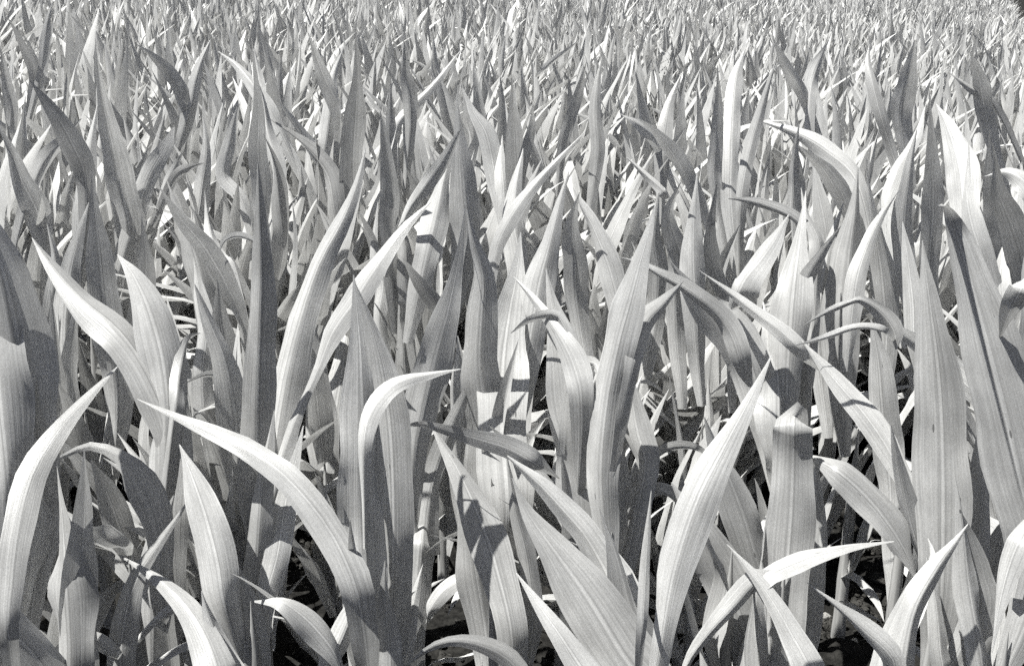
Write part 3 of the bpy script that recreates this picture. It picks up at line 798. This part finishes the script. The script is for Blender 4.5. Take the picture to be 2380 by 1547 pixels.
def keep(x, y):
    if y < NEAR_FILL:
        return False
    if len(tr) and np.min(np.hypot(tr[:, 0] - x, tr[:, 1] - y)) < 0.13:
        return False
    for gx, gy, gr in GAPS:
        if math.hypot(x - gx, y - gy) < gr * 1.35:
            return False
    if y > 29 and 0.421 < x / y < 0.457:
        return False
    return True


NEAR_FILL = 2.15
GAPS = []
for (px, py, gr) in ((2010, 1150, 0.2), (2010, 1330, 0.28), (2030, 1480, 0.3), (1050, 1350, 0.22), (1060, 1480, 0.2), (250, 1320, 0.22), (250, 1480, 0.2), (250, 1050, 0.15), (2000, 930, 0.16), (1290, 1080, 0.16), (1530, 1070, .15), (740, 1350, .14), (2330, 1450, .2), (1990, 720, .12)):
    d = at(px, py, 1.0) - EYE
    t = -CAM_H / d[2]
    GAPS.append((d[0] * t, d[1] * t, gr))
spots = [(float(a), float(b)) for a, b in spots if keep(a, b)]
spots.sort(key=lambda s: s[1] + 0.02 * abs(s[0]))
N_IND = 300 - len(PLANTS)
in_view = [s for s in spots if abs(s[0]) < 0.455 * s[1] + 0.12]
ind = in_view[:N_IND]
ind_set = set(ind)
rest = [s for s in spots if s not in ind_set]

protos = {}
USED = {}


SHORT = '''cut by the left picture edge
filling the bottom left corner
with the long blade curving up left
with the dark spear left of the middle
low at the left with a right-bending blade
low at the left with thin crossing blades
with the long left arm
with the striped blade in the middle
with the flat folded torn blade
with the dark spear above a white blade
with the narrow blade crossing a striped one
with the tall half-shaded spear
with the huge dull slanting blade
with the broad spotted drooping blade
with the wide blade folded over its top
with white blades behind the folded one
with the arching ribbon blades
with the broad blade split by its midrib
with the very large right edge blade
with the trough-shaped blade at bottom right
with the dark blade leaning far left
with the grey upright blade at the left
with the big dark upper left spear
with the slanting dark blade near the left edge
with the tall spear left of top middle
with the dark blade under the top middle
with twin short dark spears
with the bright blade laid across its neighbours
with the curved pale second-row blade
with the smooth light second-row spear
with the bright white blade at the right
with the dark curved upper right blade
with the dark spear near the right edge
with one light and one thin dark blade
with the broad pale upper spear
with a dark blade before a bright one
with the short dark left-leaning top blade
with the bright kinked left blade
with slim pale blades beside the left edge
with the shaded left-leaning blade, middle second row
with the grey blade beside a bright one
with the spotted bright right blade
with the curved dark top left blade
with the grey left-leaning upper left blade
at the top left corner
with the slim dark upper left edge blade
with two short dark spread blades
with the thin bright slanting top middle blade
with the dark right-leaning blade, upper middle
with the short dark left-leaning blade, upper middle
with the tall dark upper right spear
with the dark left-leaning blade, top right middle
with the thin dark arching upper right blade'''.split('\n')
assert len(SHORT) == len(PLANTS)


def crowd_label(x, y, sc, tilt, rot):
    """says where a crowd plant stands by the nearest plant that has a look of its own"""
    px, py = x / y, y
    best = sorted(range(len(PLANTS)), key=lambda k: abs(PLANTS[k][0] / PLANTS[k][1] - px) * y + 0.6 * abs(PLANTS[k][1] - y))[:12]
    size = 'short' if sc < 0.93 else 'tall' if sc > 1.04 else 'middling'
    for k in best:
        tx, ty = PLANTS[k]
        dx = x - tx; dy = y - ty
        if abs(dx) > abs(dy):
            rel = 'just left of' if dx < 0 else 'just right of'
        else:
            rel = 'close behind' if 0 < dy < 0.8 else 'farther behind' if dy >= 0.8 else 'just before'
        for a in ('', size + ' '):
            l = a + 'maize plant ' + rel + ' the one ' + SHORT[k]
            if l not in USED and len(l.split()) <= 16:
                USED[l] = 1
                return l
    l = 'maize plant ' + rel + ' the one ' + SHORT[best[0]]
    USED[l] = USED.get(l, 0) + 1
    return l


for n, (x, y) in enumerate(ind):
    k = int(RNG.integers(len(PROTO_HI)))
    sc = float(np.clip(RNG.normal(1.0, 0.07), 0.85, 1.15)) * (0.72 if y < 2.5 else 0.86 if y < 3.0 else 1.0)
    loc = (x, y, ground_z(x, y)); rot = RNG.uniform(0, 6.283)
    if k not in protos:
        o = protos[k] = proto_objects(k, loc, rot, sc)
    else:
        o = copy_plant(protos[k])
    o.location = loc
    o.rotation_euler = (RNG.normal(0, 0.11), RNG.normal(0, 0.11), rot)
    o.scale = (sc, sc, sc)
    tag(o, crowd_label(x, y, sc, o.rotation_euler, rot), 'maize plant', 'maize plants of the crowded rows behind')

# everything farther off, as one mass
LOW = []
for k in range(16):
    r = np.random.default_rng(300 + k)
    lv, hs = grow(r, 7, 2, wide=1.2)
    Vs, Fs, Us, off = [], [], [], 0
    for V, F, UV in lv:
        Vs.append(V); Fs.append(F + off); Us.append(UV + [0, r.uniform(0, 50)]); off += len(V)
    LOW.append((np.vstack(Vs), np.vstack(Fs), np.vstack(Us)))
VV, FF, UU, off = [], [], [], 0
for (x, y) in rest:
    if y > 26 and RNG.random() < 0.35:
        continue
    V, F, U = LOW[int(RNG.integers(16))]
    a = RNG.uniform(0, 6.283); sc = np.clip(RNG.normal(1.0, 0.075), 0.8, 1.2)
    ca, sa = math.cos(a) * sc, math.sin(a) * sc
    W = np.empty_like(V)
    W[:, 0] = V[:, 0] * ca - V[:, 1] * sa + x
    W[:, 1] = V[:, 0] * sa + V[:, 1] * ca + y
    W[:, 0] += V[:, 2] * RNG.normal(0, 0.14); W[:, 1] += V[:, 2] * RNG.normal(0, 0.12)
    W[:, 2] = V[:, 2] * sc + ground_z(x, y)
    VV.append(W); FF.append(F + off); UU.append(U + RNG.uniform(0, 30)); off += len(V)
UU = [u * [1, 1] for u in UU]
far = link('maize_field', mesh_np('maize_field', np.vstack(VV), np.vstack(FF), M_LEAF, np.vstack(UU)))
tag(far, 'dense mass of pale maize leaves filling the far part of the field', 'maize field', kind='stuff')


# ------------------------------------------------------------------ soil
def vnoise(x, y, f, seed):
    X = x * f; Y = y * f
    xi = np.floor(X).astype(np.int64); yi = np.floor(Y).astype(np.int64)
    fx = X - xi; fy = Y - yi
    fx = fx * fx * (3 - 2 * fx); fy = fy * fy * (3 - 2 * fy)

    def h(a, b):
        n = (a * 374761393 + b * 668265263 + seed * 974711) & 0x7fffffff
        n = ((n ^ (n >> 13)) * 1274126177) & 0x7fffffff
        return ((n ^ (n >> 16)) & 0xffff) / 65535.0
    return (h(xi, yi) * (1 - fx) + h(xi + 1, yi) * fx) * (1 - fy) + (h(xi, yi + 1) * (1 - fx) + h(xi + 1, yi + 1) * fx) * fy


def axis(lo, a, b, hi, n_in, n_out):
    mid = np.linspace(a, b, n_in)
    tl = a - np.geomspace(0.05, a - lo, n_out)[::-1]
    th = b + np.geomspace(0.05, hi - b, n_out)
    return np.r_[tl, mid, th]


gx = axis(-600, -3.2, 3.4, 600, 420, 26)
gy = axis(-60, 1.4, 7.0, 1200, 380, 26)
GX, GY = np.meshgrid(gx, gy)
near = np.clip(1 - np.maximum(np.abs(GX) - 3.2, GY - 7) / 2, 0, 1)
GZ = ground_z(GX, GY) + near * ((vnoise(GX, GY, 4, 1) - 0.5) * 0.05 + (vnoise(GX, GY, 13, 2) - 0.5) * 0.030 + (vnoise(GX, GY, 34, 3) - 0.5) * 0.016)
ny, nx = GX.shape
idx = np.arange(nx * ny).reshape(ny, nx)
F = np.stack([idx[:-1, :-1], idx[:-1, 1:], idx[1:, 1:], idx[1:, :-1]], -1).reshape(-1, 4)
g = link('ground', mesh_np('ground', np.stack([GX, GY, GZ], -1).reshape(-1, 3), F, M_SOIL))
tag(g, kind='structure')


def lump(rng, r, lat=6, lon=9):
    th = np.linspace(0.001, math.pi - 0.001, lat); ph = np.linspace(0, 2 * math.pi, lon, endpoint=False)
    T, P = np.meshgrid(th, ph, indexing='ij')
    V = np.stack([np.sin(T) * np.cos(P), np.sin(T) * np.sin(P), np.cos(T)], -1)
    V *= (1 + rng.uniform(-0.38, 0.38, (lat, lon)))[..., None]
    V *= r * np.array([rng.uniform(0.8, 1.3), rng.uniform(0.8, 1.2), rng.uniform(0.6, 0.9)])
    idx = np.arange(lat * lon).reshape(lat, lon); nxt = np.roll(idx, -1, 1)
    F = np.stack([idx[:-1], idx[1:], nxt[1:], nxt[:-1]], -1).reshape(-1, 4)
    return V.reshape(-1, 3), F


VV, FF, off = [], [], 0
r = np.random.default_rng(77)
shapes = [lump(r, 1.0) for _ in range(12)]
for i in range(9000):
    y = r.uniform(2.0, 5.4); x = r.uniform(-0.52 * y - 0.3, 0.52 * y + 0.3)
    s = 0.0045 * math.exp(abs(r.normal(0, 0.75)))
    s = min(s, 0.03)
    V, F = shapes[int(r.integers(12))]
    a = r.uniform(0, 6.28)
    W = np.empty_like(V)
    W[:, 0] = (V[:, 0] * math.cos(a) - V[:, 1] * math.sin(a)) * s + x
    W[:, 1] = (V[:, 0] * math.sin(a) + V[:, 1] * math.cos(a)) * s + y
    W[:, 2] = V[:, 2] * s + ground_z(x, y) + r.uniform(-0.01, 0.022)
    VV.append(W); FF.append(F + off); off += len(V)
c = link('soil_crumbs', mesh_np('soil_crumbs', np.vstack(VV), np.vstack(FF), M_CLOD, smooth=False))
tag(c, 'dark crumbly clods of soil covering the ground between the maize stalks', 'soil', kind='stuff')


def on_ground(px, py):
    d = at(px, py, 1.0) - EYE
    # eye + d t on z = -slope x
    t = -CAM_H / (d[2] + SLOPE * d[0])
    return EYE + d * t


SUN = (64, -112)
EXPOSURE = 1.18
for px, py, s, lab in ((1920, 1437, 0.0135, 'round pale stone on bare soil right of the folded blade'),
                       (2340, 1225, 0.011, 'small pale stone on the soil at the right edge'),
                       (2010, 1190, 0.010, 'small pale stone on the soil beside the thin grass seedlings'),
                       (1060, 1455, 0.009, 'small pale stone on the soil low in the middle'),
                       (330, 1450, 0.010, 'small pale stone at the lower left between thin blades')):
    p = on_ground(px, py)
    V, F = lump(np.random.default_rng(px), s, 9, 14)
    o = link('stone', mesh_np('stone', V, F, M_STONE)); o.location = (p[0], p[1], p[2] + s * .4)
    tag(o, lab, 'stone', 'pale stones on the soil')

# a flat bit of dry straw lying on the soil
p = on_ground(1965, 1500)
t = np.linspace(0, 1, 9)
C = np.stack([(t - .5) * 0.062, 0.012 * (t - .5), 0.012 + 0.004 * np.sin(t * 5)], 1)
V, F, UV = blade(C, 0.019 * np.ones(9), np.tile([0.1, 0.9, 0.35], (9, 1)), 4, 0.3, 0.03, np.random.default_rng(4))
o = link('straw_scrap', mesh_np('straw_scrap', V, F, M_STRAW, UV)); o.location = p
tag(o, 'flat scrap of pale dry straw lying on dark soil near the bottom right', 'straw')

# grass seedlings between the stalks
for n, (px, py, hh, lab) in enumerate(((2005, 1285, 0.075, 'tiny thin grass seedling on bare soil between stalks at the right'),
                                       (1560, 1530, 0.09, 'thin wispy grass weed at the bottom right of the middle'),
                                       (345, 1425, 0.06, 'tiny thin grass seedling on dark soil at the lower left'))):
    p = on_ground(px, py)
    root = empty('grass_weed', p)
    tag(root, lab, 'weed', 'grass weeds on the soil')
    r = np.random.default_rng(40 + n)
    for k in range(6):
        az = r.uniform(0, 6.283); t = np.linspace(0, 1, 12); L_ = hh * r.uniform(0.7, 1.25)
        ang = math.radians(r.uniform(10, 40)) + math.radians(r.uniform(10, 70)) * t**1.5
        rr_ = np.r_[0, np.cumsum(np.sin(ang[1:]) * L_ / 11)]; z = np.r_[0, np.cumsum(np.cos(ang[1:]) * L_ / 11)]
        C = np.stack([math.cos(az) * rr_, math.sin(az) * rr_, z], 1)
        V, F, UV = blade(C, 0.0042 * width_profile(t), np.tile([-math.sin(az), math.cos(az), 0.0], (12, 1)), 2, 0.3, 0.02, r)
        link('leaf', mesh_np('leaf', V, F, M_LEAF, UV), root)


# ------------------------------------------------------------------ light
SUN_EL = math.radians(SUN[0]); SUN_AZ = math.radians(SUN[1])      # azimuth: from +Y (away from the camera) towards +X
w = bpy.data.worlds.new('World')
SC.world = w
w.use_nodes = True
N, L = w.node_tree.nodes, w.node_tree.links
N.clear()
wo = N.new('ShaderNodeOutputWorld'); bg = N.new('ShaderNodeBackground')
sky = N.new('ShaderNodeTexSky'); sky.sky_type = 'NISHITA'; sky.sun_disc = False
sky.sun_elevation = SUN_EL; sky.sun_rotation = SUN_AZ
sep = N.new('ShaderNodeSeparateColor'); cmb = N.new('ShaderNodeCombineColor')
L.new(sky.outputs[0], sep.inputs[0])
# infrared film sees a dark sky: only the red end of the daylight counts
for k, g_ in enumerate((0.90, 0.98, 1.19)):
    mu = N.new('ShaderNodeMath'); mu.operation = 'MULTIPLY'; mu.inputs[1].default_value = g_
    L.new(sep.outputs[0], mu.inputs[0]); L.new(mu.outputs[0], cmb.inputs[k])
L.new(cmb.outputs[0], bg.inputs['Color'])
bg.inputs['Strength'].default_value = 0.05
L.new(bg.outputs[0], wo.inputs[0])
sd = bpy.data.lights.new('sun', 'SUN')
sd.energy = 5.0; sd.angle = math.radians(0.53); sd.color = (1.0, 0.99, 0.945)
so = bpy.data.objects.new('sun', sd); COL.objects.link(so)
dirv = Vector((math.sin(SUN_AZ) * math.cos(SUN_EL), math.cos(SUN_AZ) * math.cos(SUN_EL), math.sin(SUN_EL)))
so.rotation_euler = dirv.to_track_quat('Z', 'Y').to_euler()
so.location = (0, 0, 30)

SC.view_settings.view_transform = 'Standard'
SC.view_settings.look = 'None'
SC.view_settings.exposure = EXPOSURE
SC.view_settings.gamma = 1
SC.render.engine = 'CYCLES'
cy = SC.cycles
cy.use_denoising = False
cy.use_adaptive_sampling = True
cy.adaptive_threshold = 0.25
cy.adaptive_min_samples = 20
cy.max_bounces = 10
cy.diffuse_bounces = 3
cy.transmission_bounces = 8
cy.sample_clamp_indirect = 6
